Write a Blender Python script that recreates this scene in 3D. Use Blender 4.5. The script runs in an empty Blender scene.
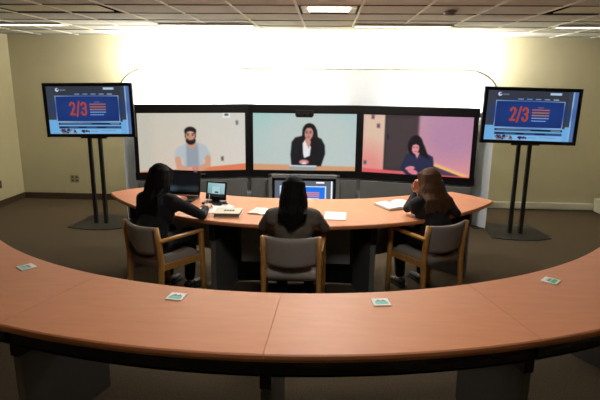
import bpy, bmesh, math, random
import numpy as np
from mathutils import Vector, Matrix, Euler, noise
sc = bpy.context.scene
COL = sc.collection
PI = math.pi
R = math.radians

# ------------------------------------------------------------------ camera
def make_camera():
    cam = bpy.data.cameras.new('camera'); o = bpy.data.objects.new('camera', cam); COL.objects.link(o)
    cam.sensor_width = 36; cam.lens = 36 * 512 / 600; cam.clip_start = .05
    p, y, r = R(13.0), R(2.85), R(-.6)
    f = Vector((-math.sin(y) * math.cos(p), math.cos(y) * math.cos(p), -math.sin(p)))
    ri = Vector((math.cos(y), math.sin(y), 0)); up = ri.cross(f)
    r2 = ri * math.cos(r) - up * math.sin(r); u2 = up * math.cos(r) + ri * math.sin(r)
    M = Matrix((r2, u2, -f)).transposed().to_4x4(); M.translation = Vector((0, 0, 1.89))
    o.matrix_world = M
    sc.camera = o
make_camera()
# ------------------------------------------------------------------ world and exposure
w = bpy.data.worlds.new('world'); sc.world = w; w.use_nodes = True
w.node_tree.nodes['Background'].inputs[0].default_value = (.55, .53, .5, 1)
w.node_tree.nodes['Background'].inputs[1].default_value = .05
vs = sc.view_settings
vs.view_transform = 'Standard'; vs.look = 'None'; vs.gamma = 1; vs.exposure = 0.0
try: vs.use_curve_mapping = False
except Exception: pass

POWER = dict(reflector=34, wallwash=110, tile=11, centre=46, rear=15)

def area(name, loc, direction, sx, sy, power, color=(1, .965, .91), parent=None, spread=180):
    l = bpy.data.lights.new(name, 'AREA'); l.shape = 'RECTANGLE'; l.size = sx; l.size_y = sy
    l.energy = power; l.color = color; l.spread = R(spread)
    o = bpy.data.objects.new(name, l); COL.objects.link(o)
    o.location = loc
    o.rotation_euler = Vector(direction).to_track_quat('-Z', 'Y').to_euler()
    if parent: o.parent = parent
    return o

# ------------------------------------------------------------------ helpers
def srgb(c):
    return tuple(((x / 255) / 12.92 if x / 255 <= .04045 else ((x / 255 + .055) / 1.055) ** 2.4) for x in c)

def mat(name, col, rough=.6, metal=0, var=0, scale=20, bump=0, bscale=None, emit=0, spec=None, stretch=None, detail=3):
    m = bpy.data.materials.new(name); m.use_nodes = True
    nt = m.node_tree; b = nt.nodes['Principled BSDF']
    c = (*srgb(col), 1)
    b.inputs['Base Color'].default_value = c
    b.inputs['Roughness'].default_value = rough; b.inputs['Metallic'].default_value = metal
    if spec is not None: b.inputs['Specular IOR Level'].default_value = spec
    tc = nt.nodes.new('ShaderNodeTexCoord'); mp = nt.nodes.new('ShaderNodeMapping')
    nt.links.new(tc.outputs['Object'], mp.inputs[0])
    if stretch: mp.inputs['Scale'].default_value = stretch
    n = nt.nodes.new('ShaderNodeTexNoise'); n.inputs['Scale'].default_value = scale; n.inputs['Detail'].default_value = detail
    nt.links.new(mp.outputs[0], n.inputs['Vector'])
    r = nt.nodes.new('ShaderNodeValToRGB'); v = max(var, .02)
    r.color_ramp.elements[0].position = .3; r.color_ramp.elements[1].position = .7
    r.color_ramp.elements[0].color = (*[x * (1 - v) for x in c[:3]], 1)
    r.color_ramp.elements[1].color = (*[min(1, x * (1 + v)) for x in c[:3]], 1)
    nt.links.new(n.outputs['Fac'], r.inputs[0]); nt.links.new(r.outputs[0], b.inputs['Base Color'])
    if bump:
        n2 = nt.nodes.new('ShaderNodeTexNoise'); n2.inputs['Scale'].default_value = bscale or scale; n2.inputs['Detail'].default_value = 4
        nt.links.new(mp.outputs[0], n2.inputs['Vector'])
        bp = nt.nodes.new('ShaderNodeBump'); bp.inputs['Strength'].default_value = bump; bp.inputs['Distance'].default_value = .004
        nt.links.new(n2.outputs['Fac'], bp.inputs['Height']); nt.links.new(bp.outputs[0], b.inputs['Normal'])
    if emit:
        b.inputs['Emission Color'].default_value = c; b.inputs['Emission Strength'].default_value = emit
    return m

M = {}
M['wall'] = mat('wall_paint', (190, 182, 150), .85, var=.03, scale=3, bump=.1, bscale=120)
M['carpet'] = mat('carpet', (80, 69, 54), .95, var=.28, scale=90, bump=.6, bscale=300, spec=.1)
M['tile'] = mat('ceiling_tile', (196, 194, 184), .9, var=.06, scale=60, bump=.3, bscale=200)
M['tbar'] = mat('ceiling_bar', (214, 212, 202), .5)
M['base_dark'] = mat('brown_baseboard', (64, 46, 36), .6)
M['base_pale'] = mat('pale_baseboard', (214, 210, 194), .5)
M['wood'] = mat('cherry_laminate', (201, 129, 87), .48, var=.05, scale=5, stretch=(1, 5, 1), detail=6)
M['oak'] = mat('oak', (186, 134, 70), .42, var=.18, scale=14, stretch=(6, 6, 1), detail=5)
M['uph'] = mat('grey_upholstery', (146, 139, 132), .9, var=.12, scale=180, bump=.4, bscale=400)
M['black'] = mat('black_plastic', (14, 14, 15), .35)
M['bezel'] = mat('black_bezel', (10, 10, 11), .45, spec=.3)
M['blackm'] = mat('black_metal', (22, 21, 22), .5, metal=.2)
M['greypanel'] = mat('grey_panel', (104, 104, 102), .6, var=.03, scale=8)
M['legpanel'] = mat('leg_panel_shaded', (84, 84, 82), .55, var=.03, scale=8)  # darker than the front edges: shade on the slab sides put into the colour
M['white'] = mat('white_reflector', (226, 232, 236), .5)
M['silver'] = mat('silver_plastic', (135, 136, 138), .4, metal=.3)
M['lamp_on'] = mat('lit_diffuser', (255, 250, 236), .5, emit=5)
M['tube_on'] = mat('lit_tube', (255, 250, 240), .5, emit=12)
M['lens_off'] = mat('prismatic_lens', (222, 216, 186), .4, var=.06, scale=80)
M['skin'] = mat('skin', (205, 150, 122), .5, var=.05, scale=20)
M['lips'] = mat('lips', (160, 84, 78), .45)
M['eye'] = mat('eye', (50, 38, 32), .2)
M['hair_black'] = mat('black_hair', (13, 11, 11), .75, spec=.12, var=.3, scale=60, stretch=(4, 4, .5))
M['hair_brown'] = mat('brown_hair', (78, 54, 36), .75, spec=.15, var=.35, scale=60, stretch=(4, 4, .5))
M['cloth_black'] = mat('black_knit', (20, 20, 23), .9, var=.15, scale=120, bump=.3)
M['cloth_grey'] = mat('taupe_cloth', (96, 88, 78), .85, var=.1, scale=40, bump=.3)
M['cloth_pants'] = mat('dark_trousers', (22, 22, 26), .9, var=.1, scale=60)
M['shoe'] = mat('black_leather', (16, 15, 15), .4)
M['paper'] = mat('paper', (240, 238, 232), .8)
M['cover'] = mat('cream_cover', (214, 208, 190), .7)
M['ink'] = mat('printed_ink', (70, 76, 84), .7)
M['teal'] = mat('teal_print', (110, 205, 190), .6)
M['green'] = mat('green_print', (70, 190, 120), .6)
M['edge'] = mat('book_edge', (120, 112, 100), .8)
M['outlet'] = mat('beige_plate', (150, 138, 112), .5)
M['outlet_dark'] = mat('brown_plate', (84, 72, 54), .5)
M['shadowgap'] = mat('dark_gap', (20, 18, 16), .8)
M['lensglass'] = mat('camera_glass', (14, 16, 22), .1)
M['pen'] = mat('pen_plastic', (190, 192, 200), .3)
M['led'] = mat('pale_light', (170, 200, 255), .4, emit=1)

def link_mesh(name, me, m=None, parent=None, smooth=False):
    o = bpy.data.objects.new(name, me); COL.objects.link(o)
    if m is not None:
        for mm in (m if isinstance(m, (list, tuple)) else [m]): me.materials.append(mm)
    if smooth:
        me.polygons.foreach_set('use_smooth', [True] * len(me.polygons))
    if parent: o.parent = parent
    return o

def obj(name, bm, m, parent=None, smooth=False):
    me = bpy.data.meshes.new(name)
    bmesh.ops.recalc_face_normals(bm, faces=bm.faces[:])
    bm.to_mesh(me); bm.free()
    return link_mesh(name, me, m, parent, smooth)

def thing(name, label, cat, loc=(0, 0, 0), rz=0, group=None):
    o = bpy.data.objects.new(name, None); COL.objects.link(o)
    o.empty_display_size = .1
    o.location = loc; o.rotation_euler = (0, 0, rz)
    o['label'] = label; o['category'] = cat
    if group: o['group'] = group
    return o

def tag(o, label, cat, group=None):
    o['label'] = label; o['category'] = cat
    if group: o['group'] = group
    return o

def struct(o):
    o['kind'] = 'structure'; return o

def bm_new(): return bmesh.new()

def box(bm, c, s, rot=None, bev=0, mi=0):
    r = bmesh.ops.create_cube(bm, size=1)
    vs_ = r['verts']
    mt = Matrix.Translation(Vector(c)) @ ((rot if isinstance(rot, Matrix) else Euler(rot).to_matrix().to_4x4()) if rot is not None else Matrix()) @ Matrix.Diagonal((*s, 1))
    bmesh.ops.transform(bm, matrix=mt, verts=vs_)
    fs = set(f for v in vs_ for f in v.link_faces)
    if bev:
        es = list(set(e for v in vs_ for e in v.link_edges))
        r2 = bmesh.ops.bevel(bm, geom=es, offset=bev, segments=2, affect='EDGES', profile=.6)
        fs = set(r2['faces']) | set(f for f in fs if f.is_valid)
    for f in fs: f.material_index = mi
    return vs_

def prism(bm, pts, z0, z1, mi=0):
    lo = [bm.verts.new((x, y, z0)) for x, y in pts]; hi = [bm.verts.new((x, y, z1)) for x, y in pts]
    n = len(pts)
    fs = [bm.faces.new(lo[::-1]), bm.faces.new(hi)]
    for i in range(n): fs.append(bm.faces.new((lo[i], lo[(i + 1) % n], hi[(i + 1) % n], hi[i])))
    for f in fs: f.material_index = mi
    return fs

def tube(bm, pts, rad, seg=10, flat=1.0, cap=True):
    """round tube along pts; rad number or list"""
    pts = [Vector(p) for p in pts]; n = len(pts)
    rad = rad if isinstance(rad, (list, tuple)) else [rad] * n
    rings = []; pu = None
    for i, p in enumerate(pts):
        t = (pts[min(i + 1, n - 1)] - pts[max(i - 1, 0)]).normalized()
        if pu is None:
            a = Vector((0, 0, 1)) if abs(t.z) < .9 else Vector((0, 1, 0)); pu = (a - t * a.dot(t)).normalized()
        else: pu = (pu - t * pu.dot(t)).normalized()
        s = t.cross(pu)
        rings.append([bm.verts.new(p + (s * math.cos(2 * PI * k / seg) + pu * math.sin(2 * PI * k / seg) * flat) * rad[i]) for k in range(seg)])
    for a, b in zip(rings, rings[1:]):
        for k in range(seg): bm.faces.new((a[k], a[(k + 1) % seg], b[(k + 1) % seg], b[k]))
    if cap: bm.faces.new(rings[0][::-1]); bm.faces.new(rings[-1])

def capsule(bm, a, b, ra, rb, seg=14):
    """tapered capsule with round ends"""
    a = Vector(a); b = Vector(b); d = b - a
    L = d.length
    if L < 1e-5: d = Vector((0, 0, 1)); L = 1e-5
    t = d / L
    pts = []; rr = []
    for k in range(4, 0, -1):
        an = k / 4 * PI / 2 * .97; pts.append(a - t * ra * math.sin(an)); rr.append(ra * math.cos(an))
    pts.append(a); rr.append(ra); pts.append(b); rr.append(rb)
    for k in range(1, 5):
        an = k / 4 * PI / 2 * .97; pts.append(b + t * rb * math.sin(an)); rr.append(rb * math.cos(an))
    u = Vector((0, 0, 1)) if abs(t.z) < .9 else Vector((0, 1, 0)); u = (u - t * u.dot(t)).normalized(); s = t.cross(u)
    rings = [[bm.verts.new(p + (s * math.cos(2 * PI * k / seg) + u * math.sin(2 * PI * k / seg)) * r_) for k in range(seg)] for p, r_ in zip(pts, rr)]
    for x, y in zip(rings, rings[1:]):
        for k in range(seg): bm.faces.new((x[k], x[(k + 1) % seg], y[(k + 1) % seg], y[k]))
    bm.faces.new(rings[0][::-1]); bm.faces.new(rings[-1])

def ell(bm, c, r, rot=None):
    res = bmesh.ops.create_uvsphere(bm, u_segments=20, v_segments=12, radius=1)
    mt = Matrix.Translation(Vector(c)) @ (Euler(rot).to_matrix().to_4x4() if rot is not None else Matrix()) @ Matrix.Diagonal((*r, 1))
    bmesh.ops.transform(bm, matrix=mt, verts=res['verts'])
    return res['verts']

def blob(name, bm, voxel, m, parent=None, smooth_it=4, fac=.5, mods=None):
    """voxel union of every closed shape in bm -> one continuous surface"""
    bmesh.ops.recalc_face_normals(bm, faces=bm.faces[:])
    me = bpy.data.meshes.new('tmp'); bm.to_mesh(me); bm.free()
    o = bpy.data.objects.new('tmp', me); COL.objects.link(o)
    md = o.modifiers.new('r', 'REMESH'); md.mode = 'VOXEL'; md.voxel_size = voxel
    if smooth_it:
        s = o.modifiers.new('s', 'SMOOTH'); s.iterations = smooth_it; s.factor = fac
    dg = bpy.context.evaluated_depsgraph_get()
    me2 = bpy.data.meshes.new_from_object(o.evaluated_get(dg))
    bpy.data.objects.remove(o); bpy.data.meshes.remove(me)
    me2.name = name; me2.materials.clear()
    return link_mesh(name, me2, m, parent, True)

def tree(o): 
    for c in [x for x in bpy.data.objects if x.parent == o]:
        yield c
def copy_tree(o, parent=None):
    c = o.copy(); COL.objects.link(c)
    if parent: c.parent = parent
    for ch in [x for x in bpy.data.objects if x.parent == o]: copy_tree(ch, c)
    return c

# ------------------------------------------------------------------ room
CX = -.28
XL, XR, YB, YF, HC = -4.88, 4.62, 7.9, -2.2, 2.55
bm = bm_new(); box(bm, ((XL + XR) / 2, (YB + YF) / 2, -.05), (XR - XL + .4, YB - YF + .4, .1)); struct(obj('floor', bm, M['carpet']))
bm = bm_new(); box(bm, ((XL + XR) / 2, (YB + YF) / 2, HC + .12), (XR - XL + .4, YB - YF + .4, .1)); struct(obj('ceiling', bm, M['shadowgap']))
bm = bm_new(); box(bm, ((XL + XR) / 2, YB + .06, HC / 2), (XR - XL + .24, .12, HC)); struct(obj('wall_back', bm, M['wall']))
bm = bm_new(); box(bm, ((XL + XR) / 2, YF - .06, HC / 2), (XR - XL + .24, .12, HC)); struct(obj('wall_front', bm, M['wall']))
bm = bm_new(); box(bm, (XL - .06, (YB + YF) / 2, HC / 2), (.12, YB - YF, HC)); struct(obj('wall_left', bm, M['wall']))
bm = bm_new(); box(bm, (XR + .06, (YB + YF) / 2, HC / 2), (.12, YB - YF, HC)); struct(obj('wall_right', bm, M['wall']))
bm = bm_new(); box(bm, ((XL - 1.9) / 2 - .3, YB - .008, .05), (2.45, .016, .1), bev=.003); struct(obj('baseboard_back', bm, M['base_dark']))
bm = bm_new(); box(bm, (XL + .008, (YB + YF) / 2, .05), (.016, YB - YF, .1), bev=.003); struct(obj('baseboard_left', bm, M['base_dark']))
bm = bm_new(); box(bm, (1.98 + (4.12 - 1.98) / 2, YB - .03, .065), (4.12 - 1.98, .06, .1), bev=.008); struct(obj('trim_1', bm, M['base_pale']))
# pale boxed cover along the right wall
bm = bm_new(); box(bm, (4.37, 6.28, .13), (.5, 3.2, .2), bev=.012)
for k in range(2): box(bm, (4.122, 6.28, .09 + k * .07), (.01, 3.1, .012))
hc_ = obj('wall_heater_cover', bm, M['base_pale']); tag(hc_, 'pale low boxed cover running along the right wall base', 'heater')
for i in range(1): hc_.location.z = -.03

# suspended ceiling: grid bars and tiles, with openings for the fixtures
G = .58
gx0 = -.29 - 8 * G; gy0 = 7.12 - 16 * G      # grid lines
cells_lamp = {}          # (i,j) cell -> kind
def gx(i): return gx0 + i * G
def gy(j): return gy0 + j * G
NI = 18; NJ = 19
open_cells = set()
# centre 2x2 fixture between gx(8), gx(9); Y 5.22..5.83 => j
JC = 12
open_cells.add((8, JC))
for i in (3, 4): open_cells.add((i, JC))
for i in (12, 13): open_cells.add((i, JC))
bm = bm_new()
for i in range(NI - 1):
    for j in range(NJ - 1):
        if (i, j) in open_cells: continue
        x0, x1 = max(gx(i), XL), min(gx(i + 1), XR); y0, y1 = max(gy(j), YF), min(gy(j + 1), YB)
        if x1 - x0 < .02 or y1 - y0 < .02: continue
        box(bm, ((x0 + x1) / 2, (y0 + y1) / 2, HC + .012), (x1 - x0 - .004, y1 - y0 - .004, .016))
struct(obj('ceiling', bm, M['tile']))
bm = bm_new()
for i in range(NI):
    if XL < gx(i) < XR: box(bm, (gx(i), (YB + YF) / 2, HC), (.02, YB - YF, .014))
struct(obj('trim_2', bm, M['tbar']))
bm = bm_new()
for j in range(NJ):
    if YF < gy(j) < YB: box(bm, ((XL + XR) / 2, gy(j), HC + .002), (XR - XL, .014, .012))
struct(obj('trim_3', bm, mat('cross_bar', (140, 138, 130), .6)))

# ------------------------------------------------------------------ ceiling fixtures
def linear_light(x0, x1, label, power):
    cy = 6.38
    t = thing('linear_ceiling_light', label, 'ceiling light', ((x0 + x1) / 2, cy, HC), 0, 'linear ceiling lights in front of the back wall')
    L = x1 - x0 - .05
    bm = bm_new()
    for s in (-1, 1): box(bm, (0, s * .095, -.008), (L + .03, .02, .028))
    for s in (-1, 1): box(bm, (s * (L / 2 + .005), 0, -.008), (.02, .19, .028))
    obj('frame', bm, M['tbar'], t)
    bm = bm_new(); box(bm, (0, 0, -.01), (L, .17, .012)); obj('diffuser', bm, M['lamp_on'], t)
    area('linear_lamp', (0, 0, -.03), (0, 0, -1), L, .16, power, parent=t)
linear_light(gx(1), gx(3), 'lit slim ceiling light at far left above the bare wall', POWER['tile'] * .8)
linear_light(gx(5), gx(7), 'lit slim ceiling light above the left end of the white reflector', POWER['tile'])
linear_light(gx(9), gx(11), 'lit slim ceiling light just right of the centre air fixture', POWER['tile'])
linear_light(gx(13), gx(15), 'lit slim ceiling light at far right above the bare wall', POWER['tile'] * .8)

def CEN(i): return i == 8
def recessed(i0, i1, label, cat, lens, name, lit=0):
    x0, x1 = gx(i0), gx(i1 + 1); y0, y1 = gy(JC), gy(JC + 1)
    t = thing(name, label, cat, ((x0 + x1) / 2, (y0 + y1) / 2, HC), 0, None)
    W, D = x1 - x0 - .03, y1 - y0 - .03
    bm = bm_new()
    for s in (-1, 1):
        box(bm, (0, s * (D / 2 - .01), .03), (W, .02, .06)); box(bm, (s * (W / 2 - .01), 0, .03), (.02, D, .06))
    obj('housing', bm, M['shadowgap'], t)
    off = .03 if not CEN(i0) else 0
    bm = bm_new(); box(bm, (0, 0, .056), (W, D, .006)); obj('back_plate', bm, M['shadowgap'], t)
    bm = bm_new(); box(bm, (-off * 1.6 * (1 if i0 < 8 else -1), off, .012), (W - .04 - off * 3, D - .06 - off * 2, .008))
    obj('lens', bm, lens, t)
    if lit:
        area('recessed_lamp', (0, 0, .03), (0, 0, -1), W - .08, D - .08, lit, parent=t)
    return t, W, D
recessed(3, 4, 'unlit recessed ceiling troffer with cream lens at upper left', 'ceiling light', M['lens_off'], 'recessed_ceiling_light')
recessed(12, 13, 'unlit recessed ceiling troffer with cream lens at upper right', 'ceiling light', M['lens_off'], 'recessed_ceiling_light')
t, W, D = recessed(8, 8, 'square ceiling fixture with rounded corner wings at top centre, glow added', 'ceiling light', M['lens_off'], 'recessed_ceiling_light', 0)
bm = bm_new(); box(bm, (0, .02, .012), (W - .16, D - .26, .02), bev=.006); obj('diffuser', bm, M['lamp_on'], t)  # glow given to the fixture in place of its bright reflection
area('centre_fill_lamp', (0, .02, -.004), (0, 0, -1), W - .18, D - .28, POWER['centre'], parent=t)  # lamp added to this fixture to light the tables
for s in (-1, 1):
    bm = bm_new()
    pts = [(s * (W / 2 - .005), D / 2 - .01), (s * (W / 2 - .005), -D / 2 + .1)]
    for k in range(9):
        a = k / 8 * PI / 2
        pts.append((s * (W / 2 - .005 - .085 * math.sin(a)), -D / 2 + .1 + (D - .11) * (1 - math.cos(a))))
    prism(bm, pts, .0, .012); obj('corner_wing', bm, M['tbar'], t)
# smoke detector
bm = bm_new()
tube(bm, [(0, 0, 0), (0, 0, -.012), (0, 0, -.014), (0, 0, -.034), (0, 0, -.04)], [.065, .065, .052, .048, .03], 20)
sd = obj('smoke_detector', bm, mat('detector_plastic', (132, 130, 118), .5), smooth=False); sd.location = (1.13, 5.12, HC - .007)
tag(sd, 'small round smoke detector on the ceiling right of the centre fixture', 'smoke detector')
# added fill lamp, out of view above the rear table to brighten it
for k, (x, y) in enumerate([(gx(8.5), gy(7.5))]):
    t = thing('added_panel_light', 'added square panel light, out of view above the rear curved table', 'ceiling light', (x, y, HC))
    bm = bm_new(); box(bm, (0, 0, -.014), (.56, .56, .014), bev=.004); obj('diffuser', bm, M['lamp_on'], t)
    area('rear_fill_lamp', (0, 0, -.03), (0, 0, -1), .55, .55, POWER['rear'], parent=t)

# ------------------------------------------------------------------ painted pictures for the screens
class Pic:
    def __init__(s, W, Hn, base):
        s.W, s.H = W, Hn; s.a = W / Hn
        s.x, s.y = np.meshgrid((np.arange(W) + .5) / Hn, (np.arange(Hn) + .5) / Hn)
        s.c = np.zeros((Hn, W, 3)); s.c[:] = base
        s.px = 1.0 / Hn
    def mix(s, cov, col):
        cov = np.clip(cov, 0, 1)[..., None]; s.c = s.c * (1 - cov) + np.array(col, float) * cov
    def grad(s, c00, c10, c01, c11):
        u = (s.x / s.a)[..., None]; v = s.y[..., None]
        s.c = (np.array(c00) * (1 - u) + np.array(c10) * u) * (1 - v) + (np.array(c01) * (1 - u) + np.array(c11) * u) * v
    def ell(s, cx, cy, rx, ry, col, rot=0, soft=1.0):
        c, n = math.cos(rot), math.sin(rot); dx, dy = s.x - cx, s.y - cy
        q = np.sqrt(((dx * c + dy * n) / rx) ** 2 + ((-dx * n + dy * c) / ry) ** 2)
        s.mix((1 - q) * min(rx, ry) / (s.px * soft) + .5, col)
    def poly(s, pts, col, soft=1.0):
        d = np.full(s.x.shape, 1e9); ins = np.zeros(s.x.shape, bool); n = len(pts)
        for i in range(n):
            x0, y0 = pts[i]; x1, y1 = pts[(i + 1) % n]
            ex, ey = x1 - x0, y1 - y0; L = ex * ex + ey * ey + 1e-12
            t = np.clip(((s.x - x0) * ex + (s.y - y0) * ey) / L, 0, 1)
            d = np.minimum(d, np.hypot(s.x - x0 - t * ex, s.y - y0 - t * ey))
            if y0 != y1:
                cr = ((y0 > s.y) != (y1 > s.y)) & (s.x < (x1 - x0) * (s.y - y0) / (y1 - y0) + x0); ins ^= cr
        s.mix(np.where(ins, d, -d) / (s.px * soft) + .5, col)
    def rect(s, x0, y0, x1, y1, col, soft=1.0): s.poly([(x0, y0), (x1, y0), (x1, y1), (x0, y1)], col, soft)
    def line(s, pts, wd, col, soft=1.0):
        d = np.full(s.x.shape, 1e9)
        for (x0, y0), (x1, y1) in zip(pts, pts[1:]):
            ex, ey = x1 - x0, y1 - y0; L = ex * ex + ey * ey + 1e-12
            t = np.clip(((s.x - x0) * ex + (s.y - y0) * ey) / L, 0, 1)
            d = np.minimum(d, np.hypot(s.x - x0 - t * ex, s.y - y0 - t * ey))
        s.mix((wd / 2 - d) / (s.px * soft) + .5, col)

def soften(p, n=2, grain=3, seed=1):
    for _ in range(n):
        c = np.pad(p.c, ((1, 1), (1, 1), (0, 0)), 'edge')
        p.c = (c[:-2, 1:-1] + c[2:, 1:-1] + c[1:-1, :-2] + c[1:-1, 2:] + 2 * c[1:-1, 1:-1]) / 6
    g = np.random.default_rng(seed).normal(0, grain, p.c.shape[:2])[..., None]
    p.c = np.clip(p.c + g, 0, 255); return p

def screen(name, pic, wid, hei, parent, loc, emit, thick=.006, rot=(0, 0, 0), label=None):
    """a real flat glowing panel facing -Y: front grid coloured by the picture it shows"""
    nx, ny = pic.W, pic.H
    xs = np.linspace(-wid / 2, wid / 2, nx + 1); zs = np.linspace(hei / 2, -hei / 2, ny + 1)
    X, Z = np.meshgrid(xs, zs)
    co = np.stack([X, np.zeros_like(X), Z], -1).reshape(-1, 3)
    idx = np.arange((nx + 1) * (ny + 1)).reshape(ny + 1, nx + 1)
    f = np.stack([idx[:-1, :-1], idx[1:, :-1], idx[1:, 1:], idx[:-1, 1:]], -1).reshape(-1, 4)
    n0 = len(co)
    back = np.array([(-wid / 2, thick, hei / 2), (wid / 2, thick, hei / 2), (wid / 2, thick, -hei / 2), (-wid / 2, thick, -hei / 2)])
    me = bpy.data.meshes.new(name)
    me.from_pydata(np.vstack([co, back]).tolist(), [], f.tolist() + [[n0, n0 + 1, n0 + 2, n0 + 3]])
    at = me.color_attributes.new('picture', 'BYTE_COLOR', 'CORNER')
    lin = np.clip(pic.c / 255, 0, 1); lin = np.where(lin <= .04045, lin / 12.92, ((lin + .055) / 1.055) ** 2.4)
    cc = np.ones((len(f) * 4 + 4, 4), np.float32); cc[:len(f) * 4, :3] = np.repeat(lin.reshape(-1, 3), 4, 0); cc[len(f) * 4:, :3] = .01
    at.data.foreach_set('color', cc.ravel())
    m = bpy.data.materials.get('screen_%g' % emit)
    if not m:
        m = bpy.data.materials.new('screen_%g' % emit); m.use_nodes = True; nt = m.node_tree; b = nt.nodes['Principled BSDF']
        a = nt.nodes.new('ShaderNodeVertexColor'); a.layer_name = 'picture'
        b.inputs['Base Color'].default_value = (.01, .01, .012, 1); b.inputs['Roughness'].default_value = .35
        b.inputs['Specular IOR Level'].default_value = .2
        nt.links.new(a.outputs[0], b.inputs['Emission Color']); b.inputs['Emission Strength'].default_value = emit
    o = link_mesh(name, me, m, parent); o.location = loc; o.rotation_euler = rot
    if label: o['label'] = label
    return o

def pic_man():
    p = Pic(300, 166, (0, 0, 0)); p.grad((206, 200, 184), (214, 212, 204), (214, 196, 178), (222, 214, 204))
    p.rect(.0, 0, .22, 1, (200, 196, 182), 30)
    p.rect(1.42, .0, 1.55, .085, (240, 240, 236), 3); p.ell(1.485, .035, .04, .02, (90, 92, 96))
    p.rect(1.64, .13, 1.69, .21, (150, 148, 142), 2); p.rect(1.652, .145, 1.676, .195, (100, 100, 98), 2)
    p.rect(1.375, .75, 1.425, .835, (140, 136, 130), 2); p.rect(1.387, .765, 1.413, .82, (84, 80, 76), 2)
    p.poly([(0, .985), (.5, .965), (1.25, .925), (1.81, .885), (1.81, 1.01), (0, 1.01)], (226, 128, 88), 2)
    p.poly([(.62, .6), (.78, .52), (.98, .5), (1.12, .56), (1.2, .72), (1.2, .78), (1.08, .8), (1.06, .98), (.74, .98), (.72, .78), (.6, .8), (.58, .74)], (186, 194, 198), 3)
    p.poly([(.79, .53), (.98, .52), (1.0, .96), (.78, .96)], (158, 166, 176), 8)
    for k in range(7): p.line([(.8 + k * .03, .56), (.8 + k * .03, .94)], .008, (136, 146, 164), 2)
    p.ell(.885, .52, .06, .09, (206, 150, 122), 0, 2)
    p.line([(.64, .79), (.66, .92), (.78, .975)], .1, (214, 158, 128), 3)
    p.line([(1.15, .78), (1.14, .9), (1.0, .965)], .1, (214, 158, 128), 3)
    p.ell(.86, .965, .075, .045, (226, 160, 136), -.2, 3); p.ell(.95, .965, .075, .042, (220, 150, 128), .2, 3)
    for k in range(4): p.line([(.88 + k * .025, .93), (.9 + k * .025, .985)], .006, (180, 100, 90), 2)
    p.ell(.86, .39, .092, .128, (214, 160, 134), 0, 2)
    p.ell(.865, .31, .1, .075, (30, 26, 26), 0, 2)
    p.rect(.775, .3, .79, .42, (34, 28, 28), 3); p.rect(.94, .3, .955, .42, (34, 28, 28), 3)
    p.ell(.865, .355, .07, .045, (222, 172, 146), 0, 3)
    p.ell(.868, .47, .082, .07, (34, 26, 24), 0, 3); p.ell(.868, .425, .06, .035, (206, 150, 124), 0, 3)
    p.line([(.835, .462), (.9, .462)], .014, (150, 84, 78), 2)
    for s in (-1, 1):
        p.line([(.865 + s * .022, .358), (.865 + s * .058, .354)], .014, (36, 28, 26), 1); p.ell(.865 + s * .038, .382, .016, .009, (48, 34, 30))
    p.line([(.867, .38), (.862, .42)], .014, (190, 130, 106), 3)
    return p

def pic_woman():
    p = Pic(300, 166, (0, 0, 0)); p.grad((168, 206, 200), (176, 204, 204), (196, 202, 196), (198, 206, 204))
    p.ell(1.0, .45, .8, .5, (192, 206, 202), 0, 40)
    p.poly([(0, .89), (1.81, .925), (1.81, 1.01), (0, 1.01)], (214, 158, 118), 3)
    p.poly([(.68, .5), (.74, .42), (.9, .38), (1.08, .38), (1.2, .44), (1.26, .55), (1.27, .7), (1.2, .92), (.68, .94), (.66, .72)], (22, 22, 26), 3)
    p.poly([(.87, .47), (.93, .46), (1.02, .58), (1.0, .74), (.9, .78), (.88, .7)], (236, 238, 240), 2)
    p.poly([(.9, .44), (1.04, .44), (.98, .62)], (206, 150, 130), 2)
    p.ell(.99, .3, .12, .13, (20, 16, 18), 0, 2)
    p.poly([(.87, .28), (1.12, .28), (1.16, .6), (1.12, .8), (1.04, .7), (1.02, .5), (.96, .3), (.89, .5), (.85, .52)], (22, 18, 20), 3)
    p.ell(.98, .345, .075, .115, (200, 146, 132), .1, 2)
    p.poly([(.9, .3), (.94, .21), (1.03, .21), (1.07, .32), (1.02, .25), (.95, .25)], (22, 17, 18), 3)
    for s in (-1, 1): p.ell(.975 + s * .033, .335, .016, .009, (50, 36, 36)); p.line([(.975 + s * .02, .31), (.975 + s * .05, .31)], .01, (50, 38, 36))
    p.line([(.976, .34), (.97, .38)], .014, (176, 118, 106), 3); p.line([(.95, .41), (.995, .41)], .014, (156, 70, 76), 2)
    p.ell(.9, .85, .09, .045, (200, 120, 124), 0, 2); p.ell(.9, .87, .045, .02, (240, 228, 230), 0, 2)
    p.line([(.83, .85), (.88, .83), (.95, .84)], .012, (236, 190, 186), 2)
    p.poly([(.64, .905), (1.13, .91), (1.11, .935), (.65, .93)], (226, 234, 238), 1)
    p.poly([(.65, .93), (1.11, .935), (1.12, .99), (.64, .985)], (150, 166, 170), 1)
    return p

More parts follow.
